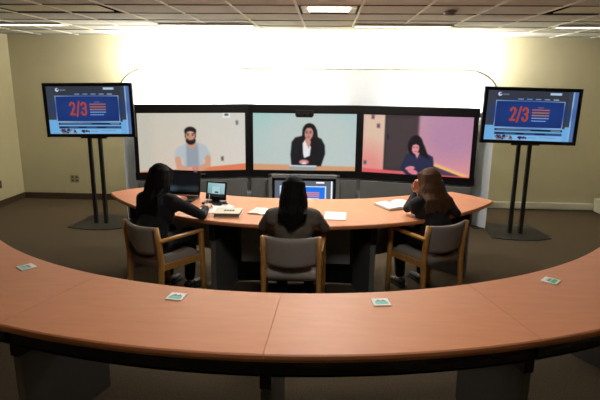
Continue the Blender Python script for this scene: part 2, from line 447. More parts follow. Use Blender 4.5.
def pic_woman2():
    p = Pic(300, 166, (0, 0, 0)); p.grad((214, 176, 180), (176, 132, 162), (222, 150, 150), (224, 150, 156))
    p.rect(0, 0, .42, 1, (228, 196, 172), 14); p.ell(.1, .95, .35, .4, (232, 150, 140), 0, 60)
    p.ell(1.45, .35, .4, .35, (186, 138, 170), 0, 60)
    p.rect(.37, 0, .92, .95, (62, 52, 54), 3)
    p.rect(.41, .04, .88, .9, (70, 58, 60), 6); p.ell(.43, .37, .012, .04, (20, 16, 16), 0, 2)
    p.rect(.88, 0, .94, 1, (78, 56, 66), 10)
    for x, y in ((.16, .04), (.26, .19), (.05, .83)): p.rect(x - .03, y - .04, x + .03, y + .04, (150, 120, 130), 2); p.rect(x - .014, y - .02, x + .014, y + .02, (80, 62, 80), 2)
    p.poly([(1.15, .8), (1.75, 1.01), (1.2, 1.01)], (80, 60, 80), 4)
    p.line([(1.16, .79), (1.8, 1.0)], .035, (255, 206, 110), 4); p.line([(1.16, .765), (1.8, .965)], .02, (240, 170, 150), 4)
    p.poly([(0, .93), (.35, .94), (.8, .97), (1.81, .985), (1.81, 1.01), (0, 1.01)], (232, 96, 104), 3)
    p.poly([(.66, .9), (.76, .66), (.88, .6), (1.05, .6), (1.2, .68), (1.22, .8), (1.2, 1.01), (.78, 1.01)], (40, 44, 74), 3)
    p.ell(.9, .5, .125, .17, (18, 14, 20), .1, 3)
    p.poly([(.8, .42), (.93, .32), (1.05, .5), (1.14, .72), (1.0, .66), (.84, .62), (.79, .58)], (20, 16, 22), 4)
    p.poly([(.88, .6), (.98, .62), (.94, .72)], (226, 150, 160), 3)
    p.ell(.905, .545, .06, .095, (232, 150, 158), .1, 2)
    p.poly([(.83, .5), (.86, .42), (.96, .43), (.97, .5), (.91, .475)], (20, 15, 20), 3)
    for s in (-1, 1): p.ell(.905 + s * .026, .53, .013, .008, (70, 40, 54))
    p.line([(.89, .6), (.925, .6)], .012, (186, 70, 96), 2)
    p.line([(.74, .9), (.86, .95)], .08, (36, 40, 66), 3)
    p.ell(.83, .89, .08, .035, (236, 150, 160), -.2, 2); p.ell(.88, .95, .09, .042, (230, 130, 146), .25, 2)
    for k in range(3): p.line([(.8 + k * .03, .875), (.79 + k * .03, .91)], .006, (190, 96, 116), 2)
    return p

def page(p, dim=1.0, x0=0, x1=1.74):
    """shared web page with the large 2/3 banner"""
    g = (66, 74, 90); s = lambda x: x
    p.c[:] = (62, 70, 84)
    p.rect(-.1, .70, x1 + .3, 1.1, (118, 186, 240), 2)
    p.rect(.17, 0, 1.56, .74, (56, 62, 74), 2)
    p.rect(1.64, 0, 1.67, 1, (150, 190, 240), 1); p.rect(1.67, 0, x1 + .3, 1, (86, 120, 180), 1)
    p.ell(.235, .075, .04, .04, (210, 220, 245)); p.ell(.25, .065, .02, .018, (60, 80, 150))
    for k in range(4): p.line([(.3 + .028 * k, .08), (.318 + .028 * k, .08)], .03, (110, 120, 138), 1)
    p.rect(1.2, .03, 1.42, .075, (190, 215, 245), 1)
    for k in range(5): p.line([(.6 + k * .17, .165), (.69 + k * .17, .165)], .02, (176, 190, 214), 1)
    p.rect(.17, .195, 1.51, .745, (150, 178, 226), 1); p.rect(.188, .213, 1.492, .727, (28, 54, 118), 1)
    p.ell(.85, .45, .7, .25, (32, 62, 132), 0, 30)
    o = (190, 74, 56)
    # digit 2
    def two(X, Y, w, h, t): p.line([(X, Y + .18 * h)] + [(X + w * (.5 - .5 * math.cos(a)), Y + .2 * h - .2 * h * math.sin(a)) for a in np.linspace(0, PI, 9)] + [(X + w, Y + .34 * h), (X + .02, Y + h - .02)], t, o, 1); p.line([(X, Y + h - .01), (X + w, Y + h - .01)], t, o, 1)
    def three(X, Y, w, h, t):
        p.line([(X, Y + .17 * h)] + [(X + w * (.5 - .5 * math.cos(a)), Y + .18 * h - .18 * h * math.sin(a)) for a in np.linspace(0, PI, 9)] + [(X + w, Y + .36 * h), (X + .75 * w, Y + .47 * h), (X + .4 * w, Y + .48 * h)], t, o, 1)
        p.line([(X + .75 * w, Y + .5 * h), (X + w, Y + .62 * h), (X + w, Y + .8 * h)] + [(X + w * (.5 + .5 * math.cos(a)), Y + .82 * h + .18 * h * math.sin(a)) for a in np.linspace(0, PI, 9)] + [(X, Y + .78 * h)], t, o, 1)
    two(.48, .345, .085, .25, .042); p.line([(.615, .62), (.67, .32)], .036, o, 1); three(.72, .345, .085, .25, .042)
    tx = .9
    p.line([(tx + .1, .33), (tx + .2, .33)], .014, (150, 120, 150), 1)
    for k, (c, w_) in enumerate([((196, 104, 90), .34), ((176, 120, 104), .32), ((186, 130, 100), .32), ((150, 190, 240), .33), ((140, 180, 235), .3)]):
        y = .375 + k * .055
        for q in range(int(w_ / .045)): p.line([(tx + q * .048, y), (tx + q * .048 + .03, y)], .026 if k < 3 else .018, c, 1)
    p.rect(.2, .765, 1.52, .805, (26, 32, 52), 1); p.line([(.24, .785), (.9, .785)], .01, (150, 160, 190), 1); p.line([(1.3, .785), (1.48, .785)], .012, (170, 180, 210), 1)
    p.rect(.2, .835, 1.52, .885, (56, 84, 132), 1)
    for a_, b_ in ((.22, .4), (.62, .78), (1.0, 1.2)): p.rect(a_, .845, b_, .875, (26, 38, 74), 1)
    p.rect(.2, .9, 1.52, 1, (136, 196, 244), 1)
    rng = random.Random(4)
    for q in range(26):
        x = .23 + rng.random() * .36; y = .905 + rng.random() * .07
        p.ell(x, y, .022, .02, rng.choice([(30, 34, 70), (60, 50, 90), (150, 120, 120), (40, 60, 90)]))
    for q in range(14):
        x = .68 + rng.random() * .15; y = .925 + rng.random() * .04
        p.ell(x, y, .018, .016, rng.choice([(60, 30, 60), (110, 60, 90), (30, 40, 80)]))
    p.line([(.88, .94), (1.02, .94)], .01, (90, 130, 190), 1); p.line([(1.1, .93), (1.4, .93)], .01, (100, 140, 200), 1)
    return p

# ------------------------------------------------------------------ the three large displays
DW, DH = 1.425, .79          # picture size
def big_display(label, cx, cy, rz, pic, ml, mr):
    """ml, mr: left and right bezel widths"""
    t = thing('wall_display', label, 'display', (cx, cy, 1.073), rz, 'large video displays below the white reflector')
    top, bot = .115, .10
    bm = bm_new(); d = .09
    box(bm, (0, .035, DH / 2 + top / 2), (DW + ml + mr, d, top), bev=.004)
    box(bm, (0, .035, -DH / 2 - bot / 2), (DW + ml + mr, d, bot), bev=.004)
    bm.verts.ensure_lookup_table()
    box(bm, (-DW / 2 - ml / 2, .035, 0), (ml, d, DH + .01), bev=.003); box(bm, (DW / 2 + mr / 2, .035, 0), (mr, d, DH + .01), bev=.003)
    bmesh.ops.translate(bm, verts=bm.verts, vec=(0, 0, 0))
    obj('bezel', bm, M['bezel'], t)
    bm = bm_new(); box(bm, (0, .085, 0), (DW + .02, .06, DH + .1)); obj('back_shell', bm, M['black'], t)
    screen('screen', pic, DW + .004, DH + .004, t, (0, .015, 0), .92)
    return t
dl = big_display('left large display showing a bearded man at an orange desk', -1.805, 6.865, R(15.9), soften(pic_man(), 4), .05, .06)
bm = bm_new(); box(bm, (.12, -.0135, -.435), (.07, .006, .012)); obj('maker_badge', bm, M['silver'], dl)
big_display('centre large display showing a dark haired woman in black jacket', -.3, 7.09, R(1.7), soften(pic_woman(), 4), .06, .06)
big_display('right large display showing a woman beside a dark door in pink light', 1.195, 6.903, R(-14.4), soften(pic_woman2(), 4), .075, .06)

# camera cluster clipped over the centre display
t = thing('video_camera', 'black camera cluster hanging over the top of the centre display', 'camera', (-.30, 7.03, 1.455))
bm = bm_new()
prof = [(-.125, .06), (.125, .06), (.125, -.01), (.105, -.035), (-.105, -.035), (-.125, -.01)]
lo = [bm.verts.new((x, -.03, z)) for x, z in prof]; hi = [bm.verts.new((x, .01, z)) for x, z in prof]
bm.faces.new(lo); bm.faces.new(hi[::-1])
for i in range(6): bm.faces.new((lo[i], hi[i], hi[(i + 1) % 6], lo[(i + 1) % 6]))
obj('housing', bm, M['black'], t)
for x in (-.07, 0, .07):
    bm = bm_new(); tube(bm, [(x, -.03, .005), (x, -.042, .005), (x, -.046, .005)], [.018, .017, .012], 14); obj('camera_lens', bm, M['lensglass'], t)

# ------------------------------------------------------------------ white curved reflector behind the displays
def panelY(x): return 7.38 - .08 * (x - CX) ** 2
t = thing('light_reflector', 'tall curved white reflector panel with rounded corners behind the displays', 'reflector', (CX, 7.38, 0))
bm = bm_new(); HWp = 2.43; ZT = 2.06; rc = .3
pts = []
n = 48
cols = []
for i in range(n + 1):
    # denser towards the corners
    u = -math.cos(PI * i / n)
    x = HWp * u
    dx = HWp - abs(x)
    top = ZT - (rc - math.sqrt(max(0, rc * rc - (rc - dx) ** 2)) if dx < rc else 0)
    col_ = []
    y = -.08 * x * x - 1.2 * max(0, abs(x) - 2.27)
    for dy in (0, .03):
        col_.append([bm.verts.new((x, y + dy, z)) for z in (.0, .3, .6, .9, 1.2, 1.5, 1.65, top)])
    cols.append(col_)
for a, b in zip(cols, cols[1:]):
    for k in range(7):
        bm.faces.new((a[0][k], b[0][k], b[0][k + 1], a[0][k + 1])); bm.faces.new((a[1][k], a[1][k + 1], b[1][k + 1], b[1][k]))
    bm.faces.new((a[0][7], b[0][7], b[1][7], a[1][7])); bm.faces.new((a[0][0], a[1][0], b[1][0], b[0][0]))
for c in (cols[0], cols[-1]):
    for k in range(7): bm.faces.new((c[0][k], c[0][k + 1], c[1][k + 1], c[1][k]))
obj('panel', bm, M['white'], t)
bm = bm_new(); tp = []
for i in range(n + 1):
    x = -HWp * math.cos(PI * i / n); dx = HWp - abs(x)
    tp.append((x, -.08 * x * x - 1.2 * max(0, abs(x) - 2.27) + .012, ZT + .004 - (rc - math.sqrt(max(0, rc * rc - (rc - dx) ** 2)) if dx < rc else 0)))
tube(bm, tp, .012, 6); obj('edge_strip', bm, mat('olive_trim', (96, 90, 62), .6), t)
# lamps: between displays and panel, and behind the panel washing the wall
def reflector_lamps():
    for k, x in enumerate((-2.0, -.28, 1.44)):
        slope = R(14) * (1 - k)
        y = 7.045 if k != 1 else 7.30
        t = thing('reflector_lamp', ['lamp tray behind the left display', 'lamp tray behind the centre display', 'lamp tray behind the right display'][k], 'lamp', (x, y - .12, 1.5), slope)
        bm = bm_new(); box(bm, (0, 0, -.03), (1.3, .07, .015)); box(bm, (0, -.032, 0), (1.3, .006, .06)); obj('tray', bm, M['tbar'], t)
        bm = bm_new(); tube(bm, [(-.6, 0, 0), (.6, 0, 0)], .013, 10); obj('lamp_tube', bm, M['tube_on'], t)
        area('reflector_light', (0, .0, .02), (0, .35, 1), 1.3, .05, POWER['reflector'] * (1.3 if k != 1 else 1), parent=t)
    for k, x in enumerate((-2.05, -.28, 1.49)):
        t = thing('wall_wash_lamp', ['lamp tray on the back of the reflector at left', 'lamp tray on the back of the reflector at centre', 'lamp tray on the back of the reflector at right'][k], 'lamp', (x, 7.55 if k == 1 else 7.42, 1.88))
        bm = bm_new(); box(bm, (0, 0, -.03), (1.3, .07, .015)); obj('tray', bm, M['tbar'], t)
        bm = bm_new(); box(bm, (0, -.04, -.2), (.04, .04, .4)); gp = (7.55 if k == 1 else 7.42) - panelY(x) - .034; box(bm, (0, -gp / 2 + .01, -.4), (.06, gp, .04)); obj('bracket', bm, M['tbar'], t)
        bm = bm_new(); tube(bm, [(-.6, 0, 0), (.6, 0, 0)], .013, 10); obj('lamp_tube', bm, M['tube_on'], t)
        area('wash_light', (0, .0, .02), (0, .9, 1), 1.3, .05, POWER['wallwash'] * (1.1 if k == 1 else .95), parent=t)
reflector_lamps()

# grey cladding below the displays (three segments) and the small data display
def cladding(cx, cy, rz, W, label):
    bm = bm_new(); box(bm, (0, 0, .28), (W, .04, .56), bev=.004)
    o = obj('base_panel', bm, M['greypanel']); o.location = (cx, cy, 0.0); o.rotation_euler.z = rz
    tag(o, label, 'panel', 'grey base panels below the displays'); return o
cladding(-1.8, 6.83, R(15.9), 1.46, 'grey base panel under the left display, behind the laptop')
cladding(-.3, 7.05, R(1.7), 1.47, 'grey base panel under the centre display, behind the small screen')
cladding(1.195, 6.87, R(-14.4), 1.46, 'grey base panel under the right display')
t = thing('data_display', 'silver framed small display low under the centre display showing a web page', 'display', (-.29, 6.87, .0), 0)
W_, H_ = .80, .46; zc = .345
bm = bm_new()
for s in (-1, 1): box(bm, (s * (W_ / 2 + .06), 0, zc), (.05, .06, H_ + .17), bev=.006); box(bm, (0, 0, zc + s * (H_ / 2 + .06)), (W_ + .17, .06, .05), bev=.006)
obj('outer_frame', bm, M['silver'], t)
bm = bm_new()
for s in (-1, 1): box(bm, (s * (W_ / 2 + .018), .005, zc), (.036, .05, H_ + .07)); box(bm, (0, .005, zc + s * (H_ / 2 + .018)), (W_ + .07, .05, .036))
obj('bezel', bm, M['bezel'], t)
bm = bm_new(); box(bm, (0, .03, zc), (W_ + .06, .03, H_ + .06)); box(bm, (0, .05, .09), (.3, .1, .18)); obj('stand', bm, M['black'], t)
pg = page(Pic(230, 130, (0, 0, 0)))
def page_low():
    p = Pic(230, 130, (0, 0, 0)); p.c[:] = (90, 96, 106)
    p.ell(.3, .06, .05, .045, (220, 226, 240)); p.rect(1.25, .03, 1.5, .08, (236, 240, 246), 1)
    for k in range(5): p.line([(.7 + k * .15, .155), (.78 + k * .15, .155)], .018, (60, 64, 80), 1)
    p.rect(.15, .16, 1.56, .74, (200, 220, 250), 1); p.rect(.19, .19, 1.52, .71, (30, 110, 222), 1)
    p.rect(1.7, .0, 1.745, 1, (226, 238, 250), 1)
    o = (226, 100, 70)
    p.line([(.43, .42), (.47, .34), (.54, .34), (.57, .42), (.43, .62), (.57, .62)], .05, o); p.line([(.64, .66), (.7, .3)], .045, o)
    p.line([(.76, .4), (.8, .34), (.87, .36), (.88, .43), (.82, .48), (.89, .54), (.87, .61), (.79, .63), (.75, .57)], .05, o)
    for k in range(3): p.line([(.98, .36 + k * .055), (1.34, .36 + k * .055)], .035, (214, 130, 110), 1)
    for k in range(2): p.line([(.98, .54 + k * .06), (1.34, .54 + k * .06)], .03, (190, 214, 250), 1)
    p.rect(0, .8, 1.8, 1.0, (120, 186, 240), 1)
    return p
screen('screen', page_low(), W_, H_, t, (0, -.004, zc), 1.15)

# ------------------------------------------------------------------ the two monitors on stands
page_pic = page(Pic(300, 172, (0, 0, 0)))
def tv_stand(x, y, label, mlabel, rz, roll, grp):
    t = thing('monitor_stand', label, 'monitor stand', (x, y, 0), rz, 'twin pole monitor stands')
    bm = bm_new()
    prism(bm, [(-.36, -.22), (-.2, -.28), (0, -.31), (.2, -.29), (.38, -.2), (.33, .45), (.1, .4), (-.28, .5)], 0, .012)
    obj('base_plate', bm, M['blackm'], t)
    for s in (-1, 1):
        bm = bm_new(); box(bm, (s * .068, 0, .62), (.042, .05, 1.22), bev=.006); obj('pole', bm, M['blackm'], t)
    bm = bm_new(); box(bm, (0, -.02, 1.30), (.34, .035, .3), bev=.004); box(bm, (0, -.02, 1.5), (.5, .035, .04), bev=.004); obj('mounting_bracket', bm, M['blackm'], t)
    m = thing('monitor', mlabel, 'monitor', (x, y - .085, 1.513), rz, 'black monitors showing the web page')
    m.rotation_euler = (0, roll, rz)
    W2, H2, b = 1.065, .592, .042
    bm = bm_new()
    for s in (-1, 1): box(bm, (s * (W2 / 2 + b / 2), 0, 0), (b, .05, H2 + 2 * b), bev=.004)
    box(bm, (0, 0, H2 / 2 + b / 2), (W2 + .01, .05, b), bev=.004); box(bm, (0, 0, -H2 / 2 - b / 2), (W2 + .01, .05, b), bev=.004)
    obj('bezel', bm, M['bezel'], m)
    bm = bm_new(); box(bm, (0, .022, 0), (W2 + .03, .034, H2 + .03), bev=.004); obj('back_shell', bm, M['black'], m)
    screen('screen', page_pic, W2 + .004, H2 + .004, m, (0, -.012, 0), .8)
tv_stand(-2.995, 6.5, 'black twin pole stand with flat base by the left wall', 'left monitor showing 2/3 web page, on the stand near the left wall', 0, R(-.9), 0)
tv_stand(2.465, 6.5, 'black twin pole stand with flat base right of the curved desk', 'right monitor showing 2/3 web page, on the stand right of the reflector', 0, R(1.1), 0)
bm = bm_new(); tube(bm, [(2.13, 6.72, .006), (1.98, 6.7, .006), (1.85, 6.78, .006), (1.7, 6.72, .006), (1.6, 6.6, .006)], .006, 6)
tag(obj('power_cable', bm, M['black']), 'thin black cable on carpet beside the right monitor stand', 'cable')

# wall plates
def plate(x, y, z, side, label, m, dark, w_=.075, double=False):
    t = thing('wall_outlet', label, 'wall outlet', (x, y, z), 0 if side == 'b' else PI / 2)
    ww = w_ * (1.9 if double else 1)
    bm = bm_new(); box(bm, (0, -.004, 0), (ww, .008, .12), bev=.002); obj('cover_plate', bm, m, t)
    for sx in ((-1, 1) if double else (0,)):
        for sz in (-1, 1):
            bm = bm_new(); box(bm, (sx * w_ * .45, -.009, sz * .027), (.034, .004, .03), bev=.001); obj('socket', bm, dark, t)
plate(-4.02, YB, .335, 'b', 'double outlet plate low on the back wall', M['outlet'], M['outlet_dark'], double=True)
plate(XL, 7.3, .34, 'l', 'brown outlet plate low on the left wall nearer the corner', M['outlet_dark'], M['shadowgap'])
plate(XL, 7.0, .34, 'l', 'brown outlet plate on the left wall at the photo edge', M['outlet_dark'], M['shadowgap'])

# ------------------------------------------------------------------ curved tops
def curved_top(bm, inner, outer, z1, th):
    """inner/outer: matching lists of xy; rounded edge cross-section"""
    n = len(inner); rings = []
    for (ix, iy), (ox, oy) in zip(inner, outer):
        a = Vector((ix, iy, 0)); b = Vector((ox, oy, 0)); d = (b - a); L = d.length; d /= L
        r = th / 2
        prof = []
        for k in range(5): an = PI / 2 - k * PI / 4; prof.append((L - r * .55 + r * .55 * math.cos(an), z1 - r + r * math.sin(an)))
        for k in range(5): an = -PI / 2 - k * PI / 4; prof.append((r * .55 + r * .55 * math.cos(an), z1 - r + r * math.sin(an)))
        rings.append([bm.verts.new(a + d * s + Vector((0, 0, z))) for s, z in prof])
    m = 10
    for p, q in zip(rings, rings[1:]):
        for k in range(m): bm.faces.new((p[k], p[(k + 1) % m], q[(k + 1) % m], q[k]))
    bm.faces.new(rings[0]); bm.faces.new(rings[-1][::-1])

def leg_panel(parent, foot_out, foot_in, ztop, th=.045):
    """upright radial slab with a black bracket at its top outer corner"""
    a = Vector((*foot_out, 0)); b = Vector((*foot_in, 0)); d = b - a; L = d.length; ang = math.atan2(d.y, d.x)
    rot = Euler((0, 0, ang)).to_matrix().to_4x4()
    c = (a + b) / 2
    bm = bm_new(); box(bm, (c.x, c.y, (ztop - .1) / 2), (L, th, ztop - .1), rot, bev=.005)
    lp = obj('leg_panel', bm, M['legpanel'], parent)
    bm = bm_new(); e_ = a - d.normalized() * .004; box(bm, (e_.x, e_.y, (ztop - .1) / 2), (.008, th + .004, ztop - .1), rot, bev=.002)
    obj('edge_strip', bm, M['greypanel'], lp)  # lighter strip added so the slab's front edge reads as lit
    bm = bm_new()
    mt = Matrix.Translation(a) @ rot
    prof = [(-.02, ztop - .17), (-.02, ztop), (L, ztop), (L, ztop - .1), (L * .5, ztop - .1), (.08, ztop - .17)]
    hw = th / 2 + .004
    lo = [bm.verts.new(mt @ Vector((x, -hw, z))) for x, z in prof]; hi = [bm.verts.new(mt @ Vector((x, hw, z))) for x, z in prof]
    bm.faces.new(lo); bm.faces.new(hi[::-1])
    for i in range(6): bm.faces.new((lo[i], hi[i], hi[(i + 1) % 6], lo[(i + 1) % 6]))
    obj('bracket', bm, M['black'], lp)
    return lp

# rear curved table
TT = .74
def r_in(a): a *= 1.13; return (-.28 + 3.1 * math.sin(a), 5.77 - 3.1 * math.cos(a))
def r_out(a): return (-.31 + 4.10 * math.sin(a), 6.09 - 4.10 * math.cos(a))
rt = thing('curved_table', 'long curved cherry table in the foreground with drink coasters', 'table', (0, 0, 0))
seams = [-54.5, -36.2, -17.8, .8, 18.9, 37.3, 55.7]
for a0, a1 in zip(seams, seams[1:]):
    bm = bm_new(); n = 14
    A = [R(a0 + .014 + (a1 - a0 - .028) * k / n) for k in range(n + 1)]
    curved_top(bm, [r_in(a) for a in A], [r_out(a) for a in A], TT, .04)
    obj('tabletop', bm, M['wood'], rt)
def lerp2(a, b, t): return (a[0] + (b[0] - a[0]) * t, a[1] + (b[1] - a[1]) * t)
for a in seams:
    ar = R(a)
    leg_panel(rt, lerp2(r_out(ar), r_in(ar), .13), lerp2(r_out(ar), r_in(ar), .98), TT - .041)
for a0, a1 in zip(seams, seams[1:]):
    bm = bm_new(); n = 10
    A = [R(a0 + .4 + (a1 - a0 - .8) * k / n) for k in range(n + 1)]
    outer = [lerp2(r_out(a), r_in(a), .075) for a in A]; inner = [lerp2(r_out(a), r_in(a), .13) for a in A]
    curved_top(bm, inner, outer, TT - .042, .1); obj('apron_beam', bm, M['black'], rt)

# front desk
ft = thing('curved_desk', 'curved cherry desk at which the three women sit facing the displays', 'desk', (0, 0, 0))
fc = Vector((-.27, 6.32)); fr = 2.3
def fo(a): return (fc.x + fr * math.sin(a), fc.y - fr * math.cos(a))
fin_pts = [(-2.26, 5.13), (-2.12, 5.33), (-2.0, 5.43), (-1.7, 5.44), (-1.32, 5.26), (-.95, 5.11), (-.62, 5.05), (-.27, 5.04), (.08, 5.05), (.4, 5.11), (.78, 5.26), (1.14, 5.46), (1.38, 5.54), (1.55, 5.36), (1.70, 5.13)]
def fin(t):
    # t 0..1 over points by x
    k = t * (len(fin_pts) - 1); i = min(int(k), len(fin_pts) - 2); return lerp2(fin_pts[i], fin_pts[i + 1], k - i)
n = 84
A = [R(-59.3 + 118.6 * k / n) for k in range(n + 1)]
outer = [fo(a) for a in A]; 
inner = []
for k in range(n + 1):
    inner.append(fin(k / n))
# keep a minimum thickness at the tips
inner[0] = (inner[0][0] + .03, inner[0][1] + .03); inner[-1] = (inner[-1][0] - .03, inner[-1][1] + .03)
s3 = [0, n // 3, 2 * n // 3, n]
for i0, i1 in zip(s3, s3[1:]):
    bm = bm_new(); curved_top(bm, inner[i0:i1 + 1], outer[i0:i1 + 1], TT, .035); obj('tabletop', bm, M['wood'], ft)
for a in (-50, -18.6, 18.4, 50):
    ar = R(a); d = Vector((math.sin(ar), -math.cos(ar)))
    o_ = fc + d * 2.19; i_ = fc + d * (1.62 if abs(a) < 30 else 1.8)
    leg_panel(ft, tuple(o_), tuple(i_), TT - .037)
for x0, x1, y in ((-.76, -.275, 4.9), (-.265, .24, 4.9)):
    bm = bm_new(); box(bm, ((x0 + x1) / 2, y - .42, .48), (x1 - x0, .02, .44), bev=.003); obj('modesty_panel', bm, mat('modesty_grey', (128, 130, 128), .6), ft)
bm = bm_new(); box(bm, (-.27, 4.62, .36), (1.10, .03, .68), bev=.003); obj('shade_panel', bm, M['black'], ft)  # added black sheet standing in for the shade under the desk
for sgn in (-1, 1):
    p0 = fc + Vector((math.sin(R(21) * sgn), -math.cos(R(21)))) * 1.85; p1 = fc + Vector((math.sin(R(49) * sgn), -math.cos(R(49)))) * 1.9
    d = p1 - p0; bm = bm_new()
    box(bm, ((p0.x + p1.x) / 2, (p0.y + p1.y) / 2, .50), (d.length, .02, .4), (0, 0, math.atan2(d.y, d.x)), bev=.003); obj('modesty_panel', bm, bpy.data.materials['modesty_grey'], ft)

# ------------------------------------------------------------------ chairs
def make_chair(label, loc, rz):
    t = thing('armchair', label, 'chair', loc, rz, 'oak armchairs with grey upholstery at the curved desk')
    hw = .215
    for s in (-1, 1):
        # rear post: floor to back top, raked
        bm = bm_new()
        pts = [(s * hw, -.25, 0), (s * hw, -.225, .25), (s * hw, -.215, .45), (s * hw, -.228, .6), (s * hw, -.25, .75)]
        tube(bm, pts, [.019, .021, .023, .022, .018], 10, 1.25); obj('rear_leg', bm, M['oak'], t, True)
        bm = bm_new(); tube(bm, [(s * (hw + .03), .195, 0), (s * (hw + .03), .19, .3), (s * (hw + .03), .185, .63), (s * (hw + .03), .18, .65)], [.019, .022, .023, .018], 10, 1.15); obj('front_leg', bm, M['oak'], t, True)
        bm = bm_new()
        P = Vector((s * (hw + .005), -.228, .635)); Q = Vector((s * (hw + .03), .195, .645))
        d = Q - P; c = (P + Q) / 2
        box(bm, c, (.045, d.length + .02, .024), Matrix.Rotation(math.atan2(-d.x, d.y), 4, 'Z') @ Matrix.Rotation(math.atan2(d.z, d.y), 4, 'X'), bev=.008); obj('armrest', bm, M['oak'], t)
        bm = bm_new(); P = Vector((s * (hw + .003), -.215, .40)); Q = Vector((s * (hw + .028), .185, .415)); d = Q - P
        box(bm, (P + Q) / 2, (.022, d.length, .055), Matrix.Rotation(math.atan2(-d.x, d.y), 4, 'Z'), bev=.004); obj('side_rail', bm, M['oak'], t)
    bm = bm_new(); box(bm, (0, .187, .385), (2 * hw + .04, .022, .05), bev=.004); obj('front_rail', bm, M['oak'], t)
    # seat cushion
    bm = bm_new(); nx, ny = 12, 12
    def grid_shell(fn_top, fn_bot):
        T = [[bm.verts.new(fn_top(i / nx, j / ny)) for i in range(nx + 1)] for j in range(ny + 1)]
        B = [[bm.verts.new(fn_bot(i / nx, j / ny)) for i in range(nx + 1)] for j in range(ny + 1)]
        for j in range(ny):
            for i in range(nx):
                bm.faces.new((T[j][i], T[j][i + 1], T[j + 1][i + 1], T[j + 1][i])); bm.faces.new((B[j][i], B[j + 1][i], B[j + 1][i + 1], B[j][i + 1]))
        for i in range(nx):
            bm.faces.new((T[0][i], B[0][i], B[0][i + 1], T[0][i + 1])); bm.faces.new((T[ny][i], T[ny][i + 1], B[ny][i + 1], B[ny][i]))
        for j in range(ny):
            bm.faces.new((T[j][0], T[j + 1][0], B[j + 1][0], B[j][0])); bm.faces.new((T[j][nx], B[j][nx], B[j + 1][nx], T[j + 1][nx]))
    def edge(u, v): return min(1, 8 * min(u, 1 - u, v, 1 - v) + .25) ** .5
    sw = hw - .016
    grid_shell(lambda u, v: ((u * 2 - 1) * sw, -.215 + v * .41, .415 + .06 * edge(u, v) - .012 * math.sin(PI * u) * math.sin(PI * v)),
               lambda u, v: ((u * 2 - 1) * sw, -.215 + v * .41, .385))
    obj('seat', bm, M['uph'], t, True)
    bm = bm_new(); bw = hw - .012
    def by(u, z): return -.198 - (z - .5) * .16 - .05 * math.sin(PI * u)
    def bz(u, v): return .515 + v * .235 - .02 * math.sin(PI * u) * (1 if v < .5 else .35) 
    grid_shell(lambda u, v: ((u * 2 - 1) * bw, by(u, bz(u, v)) + .022 * edge(u, v), bz(u, v)),
               lambda u, v: ((u * 2 - 1) * bw, by(u, bz(u, v)) - .022 * edge(u, v), bz(u, v)))
    obj('backrest', bm, M['uph'], t, True)
    return t
make_chair('oak armchair with grey back under the woman at the left, angled rightward', (-1.36, 4.15, 0), R(-35))
make_chair('oak armchair with grey back seen square from behind at the centre', (-.248, 3.94, 0), 0)
make_chair('oak armchair with grey back under the brown haired woman, angled leftward', (.90, 4.39, 0), R(32))

# ------------------------------------------------------------------ people
def rotz(v, a): c, s = math.cos(a), math.sin(a); return Vector((v[0] * c - v[1] * s, v[0] * s + v[1] * c, v[2]))

def elbow(S, Hn, l1, l2, hint):
    d = Hn - S; L = min(d.length, (l1 + l2) * .985); dn = d.normalized()
    Hn = S + dn * L
    a = (l1 * l1 - l2 * l2 + L * L) / (2 * L); h = math.sqrt(max(0, l1 * l1 - a * a))
    p = hint - dn * hint.dot(dn); p.normalize()
    return S + dn * a + p * h, Hn

def hand_shapes(bm, wrist, d, up, side, curl, sc_=1.0):
    """palm and five bent fingers. d: pointing direction, up: back of the hand, side: +1 thumb to the left of d"""
    d = d.normalized(); up = (up - d * up.dot(d)).normalized(); lat = up.cross(d).normalized()
    th = lat * side
    k = sc_
    pc = wrist + d * .045 * k
    for q in (-1, -.33, .33, 1):
        capsule(bm, wrist + d * .012 * k + lat * q * .014 * k, wrist + d * .078 * k + lat * q * .027 * k, .014 * k, .0115 * k, 8)
    lens = [.074, .082, .076, .06]
    for i, q in enumerate((1, .33, -.33, -1)):
        base = wrist + d * .08 * k + th * q * .027 * k
        dirv = (d + th * q * .10).normalized(); dn = -up
        p = base; L = lens[i] * k; ang = 0
        r0 = .0088 * k
        for s_, frac in enumerate((.45, .3, .25)):
            ang += curl * (0.6 if s_ == 0 else 1.0) 
            v = dirv * math.cos(ang) + dn * math.sin(ang)
            q2 = p + v * L * frac; capsule(bm, p, q2, r0, r0 * .9, 8); p = q2; r0 *= .9
    b = wrist + d * .022 * k + th * .024 * k
    m1 = b + (d * .55 + th * .8 - up * .25).normalized() * .038 * k
    m2 = m1 + (d * .85 + th * .35 - up * .35).normalized() * .03 * k
    capsule(bm, b, m1, .013 * k, .0105 * k, 8); capsule(bm, m1, m2, .0105 * k, .0085 * k, 8)

